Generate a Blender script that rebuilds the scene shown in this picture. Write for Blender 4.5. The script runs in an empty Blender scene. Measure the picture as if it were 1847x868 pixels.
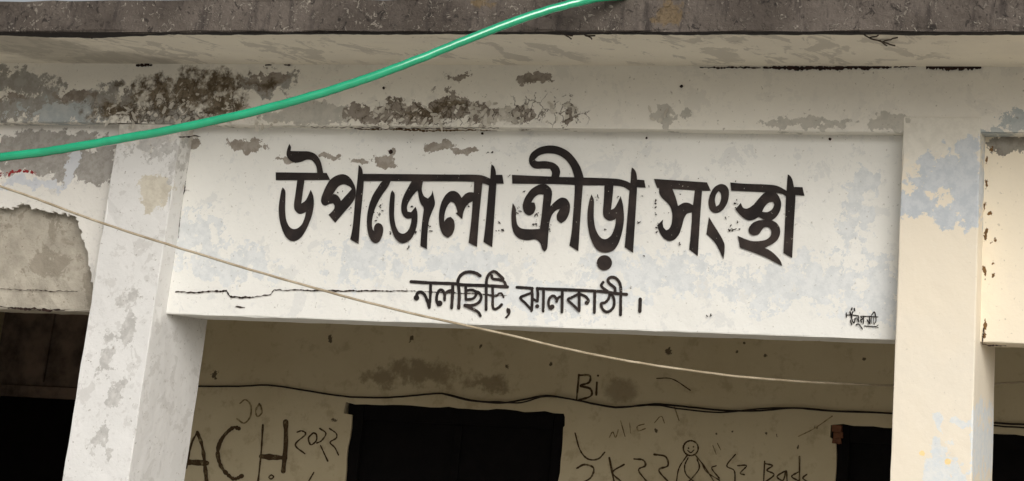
import bpy, bmesh, math, random
from mathutils import Vector, Matrix
from mathutils.geometry import tessellate_polygon
random.seed(7)
S = bpy.context.scene
COL = S.collection
rad = math.radians

# ------------------------------------------------------------------ camera
# a crop out of a larger phone picture: the lens axis lies above and right of the frame
ZO = 0.45
CAM = Vector((1.7359, -7.8105, 1.6 + ZO))
YAW, PITCH, ROLL = -0.2530, 0.3361, 0.0486
FPX, PX0, PY0 = 3750.4, 1535.18, -500.04
W0, H0 = 1847.0, 868.0
FW = Vector((math.sin(YAW)*math.cos(PITCH), math.cos(YAW)*math.cos(PITCH), math.sin(PITCH)))
R0 = FW.cross(Vector((0, 0, 1))).normalized(); U0 = R0.cross(FW)
RT = math.cos(ROLL)*R0 + math.sin(ROLL)*U0
UP = -math.sin(ROLL)*R0 + math.cos(ROLL)*U0
cd = bpy.data.cameras.new('camera'); cam = bpy.data.objects.new('camera', cd); COL.objects.link(cam)
cam.matrix_world = Matrix(((RT.x, UP.x, -FW.x, CAM.x), (RT.y, UP.y, -FW.y, CAM.y), (RT.z, UP.z, -FW.z, CAM.z), (0, 0, 0, 1)))
cd.sensor_fit = 'HORIZONTAL'; cd.sensor_width = 36.0; cd.lens = 36.0*FPX/W0
cd.shift_x = (W0/2-PX0)/W0; cd.shift_y = (PY0-H0/2)/W0
cd.clip_start = 0.05; cd.clip_end = 1000
S.camera = cam

# ------------------------------------------------------------------ sky, sun, exposure: bright overcast
SUN_EL, SUN_AZ = rad(29), rad(36)            # azimuth measured from straight in front of the facade towards the right
world = bpy.data.worlds.new('World'); S.world = world; world.use_nodes = True
nt = world.node_tree; nt.nodes.clear()
sky = nt.nodes.new('ShaderNodeTexSky'); sky.sky_type = 'NISHITA'; sky.sun_disc = False
sky.sun_elevation = SUN_EL; sky.sun_rotation = math.pi - SUN_AZ
sky.air_density = 1.0; sky.dust_density = 6.0; sky.ozone_density = 1.0
hs = nt.nodes.new('ShaderNodeHueSaturation'); hs.inputs['Saturation'].default_value = 0.30   # a grey overcast sky
bg = nt.nodes.new('ShaderNodeBackground'); bg.inputs['Strength'].default_value = 0.10
wo = nt.nodes.new('ShaderNodeOutputWorld')
nt.links.new(sky.outputs[0], hs.inputs['Color']); nt.links.new(hs.outputs[0], bg.inputs[0]); nt.links.new(bg.outputs[0], wo.inputs[0])
sd = bpy.data.lights.new('sun', 'SUN'); sd.energy = 1.5; sd.angle = rad(50); sd.color = (1.0, 0.98, 0.95)
sun = bpy.data.objects.new('sun', sd); COL.objects.link(sun)
ldir = Vector((math.sin(SUN_AZ)*math.cos(SUN_EL), -math.cos(SUN_AZ)*math.cos(SUN_EL), math.sin(SUN_EL)))   # towards the sun
sun.rotation_euler = (-ldir).to_track_quat('-Z', 'Y').to_euler(); sun.location = (4, -12, 12)
S.view_settings.view_transform = 'Standard'; S.view_settings.look = 'None'
S.view_settings.gamma = 1.0; S.view_settings.exposure = 0.06; S.view_settings.use_curve_mapping = False
S.render.engine = 'CYCLES'
S.cycles.max_bounces = 5; S.cycles.diffuse_bounces = 4; S.cycles.caustics_reflective = False

# ------------------------------------------------------------------ dimensions (metres)
BAY, WC, WL = 3.0723, 0.30, 0.2934
DC, DP = 0.4233, 0.0944                      # column depth, recess of the beams behind the column faces
ZB, ZT, ZF, ZR = 1.995+ZO, 2.7517+ZO, 3.0022+ZO, 3.1181+ZO
OV, YB = 0.7254, 2.2                         # overhang, back wall
XL0, XL1 = -BAY-WL, -BAY
XMIN, XMAX = -XL1*0-6.85, 3.90

def ray(x, y):
    return (FW + RT*((x-PX0)/FPX) - UP*((y-PY0)/FPX))
def pw(x, y, Y):                              # the point of the wall plane y = Y seen at picture place (x, y)
    d = ray(x, y); return CAM + d*((Y-CAM.y)/d.y)
def pz(x, y, Z):
    d = ray(x, y); return CAM + d*((Z-CAM.z)/d.z)

# ------------------------------------------------------------------ object helpers
def link(name, me, mat, parent=None):
    o = bpy.data.objects.new(name, me); COL.objects.link(o)
    if mat is not None: me.materials.append(mat)
    if parent is not None: o.parent = parent
    return o
def empty(name, loc, label, cat):
    o = bpy.data.objects.new(name, None); COL.objects.link(o); o.location = loc
    o['label'] = label; o['category'] = cat
    return o
def from_bm(name, bm, mat, parent=None, smooth=False):
    me = bpy.data.meshes.new(name); bm.normal_update(); bm.to_mesh(me); bm.free()
    if smooth:
        for p in me.polygons: p.use_smooth = True
    return link(name, me, mat, parent)
def child(o, parent):                         # parent at the world origin offset: keep world coordinates
    o.parent = parent; o.matrix_parent_inverse = parent.matrix_world.inverted()

def rough_box(name, x0, x1, y0, y1, z0, z1, mat, parent, bev=0.008, jit=0.003, cut=0.12, seed=1, nick=0.0):
    rn = random.Random(seed)
    bm = bmesh.new(); bmesh.ops.create_cube(bm, size=1)
    for v in bm.verts:
        v.co = Vector(((x0+x1)/2+v.co.x*(x1-x0), (y0+y1)/2+v.co.y*(y1-y0), (z0+z1)/2+v.co.z*(z1-z0)))
    if bev: bmesh.ops.bevel(bm, geom=bm.edges[:], offset=bev, segments=2, affect='EDGES', profile=0.6)
    for ax in range(3):                        # cut across so that edges can waver like hand-made plaster
        lo, hi = ((x0, x1), (y0, y1), (z0, z1))[ax]
        n = min(90, int((hi-lo)/cut))
        for i in range(1, n):
            c = lo+(hi-lo)*i/n; pn = Vector((0, 0, 0)); pn[ax] = 1; pc = Vector((0, 0, 0)); pc[ax] = c
            bmesh.ops.bisect_plane(bm, geom=bm.verts[:]+bm.edges[:]+bm.faces[:], plane_co=pc, plane_no=pn)
    for v in bm.verts:
        v.co += Vector((rn.uniform(-1, 1), rn.uniform(-1, 1), rn.uniform(-1, 1)))*jit
    if nick:                                   # small chips knocked out of the arrises
        lo, hi = Vector((x0, y0, z0)), Vector((x1, y1, z1)); mid = (lo+hi)/2; m = max(bev, 0.004)+jit*1.5
        for v in bm.verts:
            ax = [i for i in range(3) if v.co[i]-lo[i] < m or hi[i]-v.co[i] < m]
            if len(ax) >= 2 and rn.random() < nick:
                d = rn.uniform(0.004, 0.011)
                for i in ax: v.co[i] += d if v.co[i] < mid[i] else -d
    o = from_bm(name, bm, mat); child(o, parent)
    for p in o.data.polygons: p.use_smooth = False
    return o

def poly_prism(bm, loops, to3, thick):
    """loops: outer + holes in 2-D; to3(u, v, d) -> 3-D point, d = depth behind the front"""
    flat = [p for l in loops for p in l]
    tris = tessellate_polygon([[Vector((p[0], p[1], 0)) for p in l] for l in loops])
    fr = [bm.verts.new(to3(p[0], p[1], 0)) for p in flat]
    for t in tris:
        try: bm.faces.new([fr[i] for i in t])
        except ValueError: pass
    if thick:
        bk = [bm.verts.new(to3(p[0], p[1], thick)) for p in flat]
        for t in tris:
            try: bm.faces.new([bk[i] for i in reversed(t)])
            except ValueError: pass
        k = 0
        for l in loops:
            n = len(l)
            for i in range(n):
                a, b = k+i, k+(i+1) % n
                try: bm.faces.new([fr[a], fr[b], bk[b], bk[a]])
                except ValueError: pass
            k += n
        bmesh.ops.recalc_face_normals(bm, faces=bm.faces[:])

def soften(loop, it=2, keep=58):
    for _ in range(it):
        out = []; n = len(loop)
        for i in range(n):
            a, b, c = Vector(loop[i-1]), Vector(loop[i]), Vector(loop[(i+1) % n])
            d1, d2 = b-a, c-b
            if d1.length < 1e-6 or d2.length < 1e-6: continue
            if math.degrees(d1.angle(d2)) > keep: out.append(tuple(b))
            else: out += [tuple(b-d1*0.22), tuple(b+d2*0.22)]
        loop = out
    return loop
def catmull(pts, n=6):
    P = [Vector(p) for p in pts]
    if len(P) < 3:
        return [P[0].lerp(P[-1], i/n) for i in range(n+1)]
    out = []
    for i in range(len(P)-1):
        p0 = P[i-1] if i else P[0]*2-P[1]; p1, p2 = P[i], P[i+1]
        p3 = P[i+2] if i+2 < len(P) else P[-1]*2-P[-2]
        for k in range(n):
            t = k/n
            out.append(0.5*((2*p1)+(p2-p0)*t+(2*p0-5*p1+4*p2-p3)*t*t+(3*p1-p0-3*p2+p3)*t**3))
    out.append(P[-1]); return out
def ribbon(pts, w, rn=None, jit=0.06, n=6, taper=False):
    """a brush stroke: outline polygon of a smooth line of width w with round ends"""
    c = catmull([Vector((p[0], p[1])) for p in pts], n)
    L, R = [], []
    for i, p in enumerate(c):
        d = (c[min(i+1, len(c)-1)]-c[max(i-1, 0)])
        if d.length < 1e-9: d = Vector((1, 0))
        d.normalize(); nn = Vector((-d.y, d.x))
        ww = w/2*(1+(rn.uniform(-jit, jit) if rn else 0))
        if taper: ww *= 0.45+0.55*math.sin(math.pi*min(1, max(0.08, (i+0.5)/len(c))))
        L.append(p+nn*ww); R.append(p-nn*ww)
    return L, R, c
def add_ribbon(bm, pts, w, to3, rn=None, jit=0.06, n=6, taper=False, caps=True):
    L, R, c = ribbon(pts, w, rn, jit, n, taper)
    lv = [bm.verts.new(to3(p.x, p.y)) for p in L]; rv = [bm.verts.new(to3(p.x, p.y)) for p in R]
    for i in range(len(L)-1):
        try: bm.faces.new([lv[i], lv[i+1], rv[i+1], rv[i]])
        except ValueError: pass
    if caps:
        for (a, b, va, vb, s) in ((L[0], R[0], lv[0], rv[0], 1), (R[-1], L[-1], rv[-1], lv[-1], 1)):
            m = (a+b)/2; h = a-m; vs = []
            for k in range(1, 5):
                t = math.pi*k/5
                q = m + h*math.cos(t) + Vector((-h.y, h.x))*math.sin(t)
                vs.append(bm.verts.new(to3(q.x, q.y)))
            try: bm.faces.new([va]+vs+[vb])
            except ValueError: pass
def tube(name, pts, r, mat, parent=None, seg=10, n=8, wob=0.0, seed=3):
    rn = random.Random(seed); c = catmull([Vector(p) for p in pts], n)
    bm = bmesh.new(); rings = []; nrm = Vector((0, 0, 1))
    for i, p in enumerate(c):
        t = (c[min(i+1, len(c)-1)]-c[max(i-1, 0)]).normalized()
        a = (nrm-t*nrm.dot(t)).normalized(); b = t.cross(a)
        q = p+Vector((rn.uniform(-1, 1), rn.uniform(-1, 1), rn.uniform(-1, 1)))*wob
        rings.append([bm.verts.new(q+(a*math.cos(2*math.pi*k/seg)+b*math.sin(2*math.pi*k/seg))*r) for k in range(seg)])
    for i in range(len(rings)-1):
        for k in range(seg):
            bm.faces.new([rings[i][k], rings[i][(k+1) % seg], rings[i+1][(k+1) % seg], rings[i+1][k]])
    bm.faces.new(list(reversed(rings[0]))); bm.faces.new(rings[-1])
    bmesh.ops.recalc_face_normals(bm, faces=bm.faces[:])
    return from_bm(name, bm, mat, parent, smooth=True)

# ------------------------------------------------------------------ materials
def srgb(r, g, b):
    f = lambda c: (c/255/12.92) if c/255 <= 0.04045 else ((c/255+0.055)/1.055)**2.4
    return (f(r), f(g), f(b), 1)
class NT:
    def __init__(s, name):
        s.m = bpy.data.materials.new(name); s.m.use_nodes = True; s.t = s.m.node_tree
        s.b = s.t.nodes['Principled BSDF']; s.b.inputs['Specular IOR Level'].default_value = 0.25
        s.c = {}; g = s.t.nodes.new('ShaderNodeNewGeometry'); s.pos = g.outputs['Position']
    def n(s, k): return s.t.nodes.new(k)
    def l(s, a, b): s.t.links.new(a, b)
    def math(s, op, a, b=None, clamp=False):
        m = s.n('ShaderNodeMath'); m.operation = op; m.use_clamp = clamp
        for i, v in enumerate((a, b)):
            if v is None: continue
            if isinstance(v, (int, float)): m.inputs[i].default_value = v
            else: s.l(v, m.inputs[i])
        return m.outputs[0]
    def scaled(s, sc, vec=None, rot=(0, 0, 0)):
        m = s.n('ShaderNodeMapping'); s.l(vec or s.pos, m.inputs['Vector'])
        m.inputs['Scale'].default_value = sc; m.inputs['Rotation'].default_value = rot; return m.outputs[0]
    def noise(s, scale, detail=6, rough=0.6, vec=None, dist=0.0, off=0.0):
        if vec is None: detail = max(2.0, min(detail, math.log2(500/scale)))     # no finer than a pixel shows
        x = s.n('ShaderNodeTexNoise'); x.inputs['Scale'].default_value = scale; x.inputs['Detail'].default_value = detail
        x.inputs['Roughness'].default_value = rough; x.inputs['Distortion'].default_value = dist
        v = vec or s.pos
        if off:
            a = s.n('ShaderNodeVectorMath'); a.operation = 'ADD'; s.l(v, a.inputs[0]); a.inputs[1].default_value = (off, off*1.7, off*0.6); v = a.outputs[0]
        s.l(v, x.inputs['Vector']); return x.outputs['Fac']
    def ramp(s, fac, lo, hi, a=0.0, b=1.0):
        r = s.n('ShaderNodeMapRange'); r.interpolation_type = 'SMOOTHSTEP'
        s.l(fac, r.inputs[0]); r.inputs[1].default_value = lo; r.inputs[2].default_value = hi
        r.inputs[3].default_value = a; r.inputs[4].default_value = b; return r.outputs[0]
    def mix(s, fac, a, b):
        m = s.n('ShaderNodeMix'); m.data_type = 'RGBA'
        if isinstance(fac, (int, float)): m.inputs[0].default_value = fac
        else: s.l(fac, m.inputs[0])
        for i, v in ((6, a), (7, b)):
            if isinstance(v, tuple): m.inputs[i].default_value = v
            else: s.l(v, m.inputs[i])
        return m.outputs[2]
    def warp(s, scale, dist):
        key = ('w', scale, dist)
        if key not in s.c:
            nz = s.n('ShaderNodeTexNoise'); nz.inputs['Scale'].default_value = scale; nz.inputs['Detail'].default_value = 5
            nz.inputs['Roughness'].default_value = 0.65
            s.l(s.pos, nz.inputs['Vector'])
            sub = s.n('ShaderNodeVectorMath'); sub.operation = 'SUBTRACT'; s.l(nz.outputs['Color'], sub.inputs[0]); sub.inputs[1].default_value = (0.5, 0.5, 0.5)
            sc = s.n('ShaderNodeVectorMath'); sc.operation = 'SCALE'; s.l(sub.outputs[0], sc.inputs[0]); sc.inputs['Scale'].default_value = dist*2
            ad = s.n('ShaderNodeVectorMath'); ad.operation = 'ADD'; s.l(s.pos, ad.inputs[0]); s.l(sc.outputs[0], ad.inputs[1])
            s.c[key] = ad.outputs[0]
        return s.c[key]
    def blobs(s, lst, dist_scale=14, dist=0.05, flat=False):
        """field of soft ellipses, 1 in the middle, 0 at the rim; (world centre, half sizes, tilt)"""
        v = s.warp(dist_scale, dist); f = None
        for (c, rx, rz, ang) in lst:
            m = s.n('ShaderNodeMapping'); m.vector_type = 'TEXTURE'; s.l(v, m.inputs['Vector'])
            m.inputs['Location'].default_value = c
            m.inputs['Scale'].default_value = (rx, rz, 1e3) if flat else (rx, 1e3, rz)
            m.inputs['Rotation'].default_value = (0, 0, rad(ang)) if flat else (0, rad(ang), 0)
            g = s.n('ShaderNodeTexGradient'); g.gradient_type = 'SPHERICAL'; s.l(m.outputs[0], g.inputs[0])
            f = g.outputs['Fac'] if f is None else s.math('MAXIMUM', f, g.outputs['Fac'])
        return f
    def patch(s, lst, amp=1.0, nscale=14, lo=0.34, hi=0.39, flat=False, dist=0.07):
        """ragged wear: the ellipses only say where, a fractal noise cuts the outline and the islands"""
        f = s.blobs(lst, flat=flat, dist=dist)
        gate = s.ramp(f, 0.0, 0.06)
        key = ('p', nscale)
        if key not in s.c: s.c[key] = s.math('SUBTRACT', s.noise(nscale, 10, 0.72, off=3.3), 0.5)
        nn = s.math('MULTIPLY', s.c[key], amp*2.4)
        return s.math('MULTIPLY', s.ramp(s.math('ADD', f, nn), lo, hi), gate)
    def finish(s, col, rough=0.88, height=None, bump=0.3, bdist=0.004):
        if isinstance(col, tuple): s.b.inputs['Base Color'].default_value = col
        else: s.l(col, s.b.inputs['Base Color'])
        s.b.inputs['Roughness'].default_value = rough
        if height is not None:
            b = s.n('ShaderNodeBump'); b.inputs['Strength'].default_value = bump; b.inputs['Distance'].default_value = bdist
            s.l(height, b.inputs['Height']); s.l(b.outputs[0], s.b.inputs['Normal'])
        return s.m
def B(x, y, rx, ry, Y, ang=0):                # an ellipse on the wall plane y = Y from its place in the picture
    c = pw(x, y, Y); a = (pw(x+rx, y, Y)-c).length; b = (pw(x, y+ry, Y)-c).length
    return (c, a, b, ang)
def BZ(x, y, rx, ry, Z, ang=0):
    c = pz(x, y, Z); a = abs((pz(x+rx, y, Z)-c).x); b = abs((pz(x, y+ry, Z)-c).y)
    return (c, a, b, ang)

def plaster(name, base, second, thin, layers=(), thin_amt=0.55, thin_lo=0.56, speck=0.5, bump=0.35, crazed=None, mott=1.6, tscale=5.5):
    """lime-washed plaster: two paint tones, rubbed-thin places, specks, then the listed wear layers (colours, mask builder, relief)"""
    s = NT(name)
    col = s.mix(s.ramp(s.noise(mott, 5, 0.62, off=1.1), 0.38, 0.66), base, second)
    th = s.ramp(s.noise(tscale, 10, 0.68, off=5.2, dist=0.4), thin_lo, thin_lo+0.035)
    col = s.mix(s.math('MULTIPLY', th, thin_amt), col, thin)
    th2 = s.ramp(s.noise(24, 6, 0.7, off=9.7), 0.58, 0.63)
    col = s.mix(s.math('MULTIPLY', th2, thin_amt*0.7), col, thin)
    h = s.math('ADD', s.noise(38, 7, 0.62), s.math('MULTIPLY', s.noise(9, 2, 0.5), 1.5))
    cn = s.ramp(s.noise(26, 7, 0.72, off=7.7), 0.40, 0.62)
    for L in layers:
        mask = L[2](s); cc = s.mix(cn, L[0], L[1])
        col = s.mix(mask, col, cc)
        if len(L) > 3: h = s.math('SUBTRACT', h, s.math('MULTIPLY', mask, L[3]))
    if crazed:
        v = s.n('ShaderNodeTexVoronoi'); v.feature = 'DISTANCE_TO_EDGE'; v.inputs['Scale'].default_value = 22
        s.l(s.warp(20, 0.03), v.inputs['Vector'])
        ed = s.ramp(v.outputs['Distance'], 0.01, 0.06, 1.0, 0.0)
        mk = s.math('MULTIPLY', ed, s.patch(crazed, amp=1.2, lo=0.30, hi=0.45))
        col = s.mix(s.math('MULTIPLY', mk, 0.8), col, srgb(70, 60, 48))
    sp = s.ramp(s.noise(75, 3, 0.5, off=2.2), 0.68, 0.74)
    col = s.mix(s.math('MULTIPLY', sp, speck), col, srgb(124, 116, 102))
    return s.finish(col, 0.9, h, bump, 0.006)

WHITE, WHITE2, THINW = srgb(233, 231, 224), srgb(226, 224, 219), srgb(205, 206, 206)
GREYX, GREYX2 = srgb(150, 142, 132), srgb(126, 117, 106)
MOULD, MOULD2 = srgb(122, 111, 94), srgb(82, 71, 56)

M = {}
strip_layers = [
    (srgb(190, 186, 176), srgb(178, 175, 166), lambda s: s.patch([B(1440, 224, 90, 13, 0), B(1500, 222, 60, 14, 0), B(1608, 220, 50, 24, 0), B(1200, 196, 26, 16, 0), B(1195, 214, 36, 22, 0), B(1235, 205, 20, 12, 0), B(560, 205, 130, 34, 0)], amp=0.7)),
    (srgb(160, 158, 152), srgb(146, 142, 134), lambda s: s.patch([B(60, 195, 170, 46, 0), B(190, 190, 140, 50, 0), B(300, 210, 120, 40, 0), B(480, 150, 90, 34, 0), B(20, 150, 120, 40, 0)], amp=1.0, lo=0.30, hi=0.46)),
    (srgb(168, 174, 175), srgb(182, 186, 184), lambda s: s.patch([B(1840, 220, 60, 26, 0), B(1790, 240, 60, 14, 0), B(1720, 250, 60, 20, 0), B(130, 205, 160, 30, 0)], amp=1.1)),
    (GREYX, GREYX2, lambda s: s.patch([B(670, 206, 75, 24, 0), B(745, 205, 90, 34, 0), B(815, 194, 70, 32, 0), B(880, 205, 60, 26, 0), B(935, 207, 45, 22, 0), B(1025, 205, 24, 30, 0),
                                          B(965, 138, 36, 14, 0), B(828, 138, 34, 12, 0), B(480, 145, 55, 26, 0), B(140, 172, 60, 12, 0), B(20, 176, 40, 12, 0), B(250, 250, 70, 36, 0)], amp=1.0), 0.9),
    (MOULD, MOULD2, lambda s: s.patch([B(350, 168, 150, 64, 0, -6), B(280, 176, 90, 56, 0), B(405, 190, 80, 46, 0), B(205, 200, 90, 36, 0), B(770, 205, 60, 22, 0), B(815, 188, 34, 16, 0), B(480, 150, 40, 14, 0)], amp=0.95, lo=0.22, hi=0.72)),
    (srgb(196, 190, 178), srgb(182, 176, 164), lambda s: s.math('MULTIPLY', s.patch([B(280, 205, 150, 50, 0), B(400, 190, 60, 40, 0), B(790, 210, 180, 34, 0)], amp=0.2, lo=0.05, hi=0.3), s.ramp(s.noise(19, 8, 0.7, off=13.1, dist=0.6), 0.555, 0.58))),
]
M['strip'] = plaster('weathered_lime_wash', srgb(228, 224, 213), srgb(219, 215, 205), srgb(204, 201, 193), strip_layers, thin_amt=0.4, crazed=[B(300, 205, 140, 45, 0), B(960, 200, 130, 40, 0), B(780, 205, 160, 40, 0)], bump=0.45)
panel_layers = [
    (srgb(220, 222, 221), srgb(209, 212, 212), lambda s: s.patch([B(650, 470, 90, 60, DP), B(1180, 490, 150, 60, DP), B(1560, 330, 34, 40, DP), B(1545, 400, 40, 90, DP), B(1480, 510, 150, 70, DP), B(1590, 520, 50, 90, DP), B(840, 470, 140, 40, DP), B(1380, 520, 120, 60, DP), B(360, 420, 60, 60, DP), B(420, 480, 120, 50, DP), B(980, 540, 200, 40, DP)], amp=1.6, nscale=18, lo=0.37, hi=0.40)),
    (srgb(163, 156, 146), srgb(146, 137, 126), lambda s: s.patch([B(440, 263, 52, 19, DP, 8), B(350, 262, 28, 14, DP), B(520, 285, 36, 8, DP), B(692, 291, 32, 20, DP), B(705, 273, 9, 11, DP), B(650, 291, 36, 6, DP), B(788, 266, 48, 18, DP), B(835, 272, 40, 9, DP), B(590, 283, 28, 10, DP)], amp=0.8, nscale=20, dist=0.035), 0.9),
]
M['panel'] = plaster('whitewashed_sign_plaster', srgb(232, 231, 225), srgb(226, 225, 219), srgb(208, 209, 207), panel_layers, thin_amt=0.5, thin_lo=0.58, tscale=8, speck=0.4, bump=0.25)
lcol_layers = [
    (srgb(208, 204, 195), srgb(188, 184, 175), lambda s: s.patch([B(270, 215, 160, 70, 0), B(270, 190, 160, 60, 0)], amp=0.8, lo=0.2, hi=0.5)),
    (srgb(205, 199, 184), srgb(192, 185, 170), lambda s: s.patch([B(275, 345, 46, 50, 0)], amp=0.7)),
    (srgb(178, 176, 172), srgb(197, 195, 191), lambda s: s.patch([B(228, 592, 30, 66, 0, 8), B(195, 640, 30, 60, 0, 8), B(235, 540, 30, 34, 0), B(205, 720, 30, 60, 0, 8), B(180, 790, 30, 50, 0), B(285, 265, 80, 40, 0), B(335, 300, 12, 90, DP, 8), B(195, 815, 16, 16, 0)], amp=1.45, nscale=22, dist=0.05, lo=0.52, hi=0.64)),
]
M['lcol'] = plaster('white_column_plaster', srgb(217, 216, 213), srgb(210, 209, 206), srgb(194, 192, 188), lcol_layers, thin_amt=0.65, thin_lo=0.56, speck=0.6, tscale=11)
rcol_layers = [
    (srgb(220, 216, 205), srgb(212, 208, 197), lambda s: s.patch([B(1700, 215, 190, 150, 0), B(1700, 190, 190, 90, 0)], amp=0.6, lo=0.15, hi=0.5)),
    (srgb(198, 202, 205), srgb(185, 191, 196), lambda s: s.patch([B(1700, 325, 90, 70, 0), B(1745, 345, 60, 80, 0), B(1650, 365, 60, 40, 0), B(1705, 390, 40, 30, 0), B(1740, 270, 50, 30, 0)], amp=1.15, nscale=11, lo=0.32, hi=0.44)),
    (srgb(218, 219, 216), srgb(208, 213, 215), lambda s: s.patch([B(1690, 850, 40, 80, 0, 4), B(1730, 860, 26, 50, 0), B(1692, 762, 14, 36, 0), B(1690, 810, 14, 40, 0), B(1735, 760, 28, 12, 0), B(1777, 750, 8, 40, 0.2), B(1756, 800, 9, 90, 0)], amp=0.9, nscale=18, dist=0.03)),
    (srgb(240, 214, 160), srgb(240, 210, 152), lambda s: s.patch([B(1663, 818, 10, 9, 0), B(1711, 834, 10, 8, 0)], amp=0.4, dist=0.015)),
]
M['rcol'] = plaster('cream_column_plaster', srgb(227, 217, 198), srgb(224, 216, 200), srgb(229, 220, 203), rcol_layers, thin_amt=0.5, speck=0.2, bump=0.22)
rpan_layers = [
    (srgb(150, 145, 134), srgb(132, 126, 116), lambda s: s.patch([B(1820, 262, 60, 26, DP), B(1860, 265, 60, 26, DP)], amp=0.6)),
    (srgb(120, 90, 54), srgb(92, 68, 42), lambda s: s.patch([B(1787, 268, 7, 7, DP), B(1780, 290, 5, 9, DP), B(1779, 330, 5, 14, DP), B(1778, 375, 5, 14, DP), B(1786, 385, 6, 6, DP), B(1777, 420, 5, 20, DP), B(1790, 435, 6, 7, DP), B(1776, 488, 5, 18, DP), B(1795, 432, 5, 5, DP), B(1790, 475, 5, 7, DP), B(1776, 590, 4, 30, DP), B(1792, 498, 4, 5, DP)], amp=1.3, nscale=50, dist=0.012, lo=0.42, hi=0.5)),
]
M['rpanel'] = plaster('cream_beam_plaster', srgb(238, 227, 205), srgb(234, 223, 202), srgb(229, 219, 200), rpan_layers, thin_amt=0.3, speck=0.35, bump=0.22)
lpan_layers = [
    (srgb(168, 164, 158), srgb(150, 146, 139), lambda s: s.patch([B(60, 290, 140, 46, DP), B(175, 305, 70, 70, DP), B(110, 258, 200, 30, DP), B(0, 268, 90, 36, DP), B(130, 300, 70, 50, DP)], amp=0.75, nscale=8), 0.8),
    (srgb(205, 207, 210), srgb(196, 199, 204), lambda s: s.patch([B(132, 305, 18, 48, DP, 14), B(60, 332, 110, 14, DP)], amp=0.6)),
    (srgb(150, 44, 46), srgb(122, 40, 42), lambda s: s.patch([B(8, 314, 14, 9, DP), B(35, 312, 30, 6, DP), B(62, 313, 14, 7, DP)], amp=1.5, nscale=34, dist=0.02, lo=0.48, hi=0.56)),
]
M['lpanel'] = plaster('flaking_white_plaster', srgb(226, 223, 216), srgb(218, 215, 208), srgb(198, 196, 192), lpan_layers, thin_amt=0.6)
M['core'] = plaster('exposed_beam_concrete', srgb(176, 169, 155), srgb(156, 149, 136), srgb(136, 128, 114), [], thin_amt=0.7, speck=0.9, bump=1.0, mott=7)

def m_soffit():
    s = NT('rubbed_soffit_plaster')
    col = s.mix(s.ramp(s.noise(1.4, 5, 0.6), 0.38, 0.66), srgb(232, 225, 208), srgb(222, 215, 200))
    a = s.ramp(s.noise(1.0, 9, 0.66, vec=s.scaled((8, 4.2, 3), rot=(0, 0, rad(-38))), dist=0.5), 0.53, 0.56)
    reg = s.patch([BZ(1180, 85, 220, 40, ZF), BZ(1480, 85, 260, 45, ZF), BZ(300, 90, 500, 45, ZF), BZ(900, 95, 200, 30, ZF)], amp=0.5, nscale=5, lo=0.06, hi=0.3, flat=True)
    col = s.mix(s.math('MULTIPLY', s.math('MULTIPLY', a, reg), 0.5), col, srgb(168, 162, 152))
    d = s.patch([BZ(60, 85, 160, 40, ZF), BZ(200, 105, 160, 20, ZF)], amp=0.6, flat=True, nscale=5, lo=0.1, hi=0.6)
    col = s.mix(s.math('MULTIPLY', d, 0.6), col, srgb(150, 144, 132))
    b2 = s.ramp(s.noise(30, 7, 0.7, off=4), 0.64, 0.7)
    col = s.mix(s.math('MULTIPLY', b2, 0.4), col, srgb(130, 120, 102))
    return s.finish(col, 0.92, s.math('ADD', s.noise(40, 8), s.math('MULTIPLY', a, -0.3)), 0.35, 0.006)
M['soffit'] = m_soffit()
def m_fascia():
    s = NT('weather_blackened_concrete')
    col = s.mix(s.ramp(s.noise(3, 8, 0.65), 0.36, 0.66), srgb(98, 90, 83), srgb(74, 67, 61))
    st = s.ramp(s.noise(1.0, 8, 0.7, vec=s.scaled((22, 22, 5))), 0.50, 0.68)
    col = s.mix(s.math('MULTIPLY', st, 0.75), col, srgb(50, 45, 43))
    li = s.ramp(s.noise(34, 8, 0.75, off=3, dist=1.6), 0.565, 0.64)
    ar = s.ramp(s.noise(5, 5, 0.6, off=6), 0.36, 0.58)
    col = s.mix(s.math('MULTIPLY', li, s.math('MULTIPLY', ar, 0.85)), col, srgb(158, 150, 138))
    dk = s.ramp(s.noise(26, 8, 0.72, off=11, dist=1.0), 0.58, 0.64)
    col = s.mix(s.math('MULTIPLY', dk, 0.8), col, srgb(38, 34, 32))
    br = s.patch([B(1205, 25, 36, 34, -OV), B(870, 5, 30, 14, -OV)], amp=0.9, lo=0.2, hi=0.5)
    col = s.mix(s.math('MULTIPLY', br, 0.5), col, srgb(112, 92, 58))
    return s.finish(col, 0.95, s.math('ADD', s.noise(50, 9, 0.7), s.math('MULTIPLY', li, 0.8)), 0.7, 0.01)
M['fascia'] = m_fascia()
def plain(name, c1, c2, scale=8, rough=0.85, bump=0.3, spec=None):
    s = NT(name); col = s.mix(s.ramp(s.noise(scale, 8, 0.65), 0.35, 0.67), c1, c2)
    m = s.finish(col, rough, s.noise(scale*6, 7), bump, 0.003)
    if spec is not None: s.b.inputs['Specular IOR Level'].default_value = spec
    return m
M['black_mould'] = plain('black_mould', srgb(40, 34, 32), srgb(26, 22, 22), 30)
M['crack'] = plain('crack_shadow_soil', srgb(52, 36, 30), srgb(32, 23, 20), 40)
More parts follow.
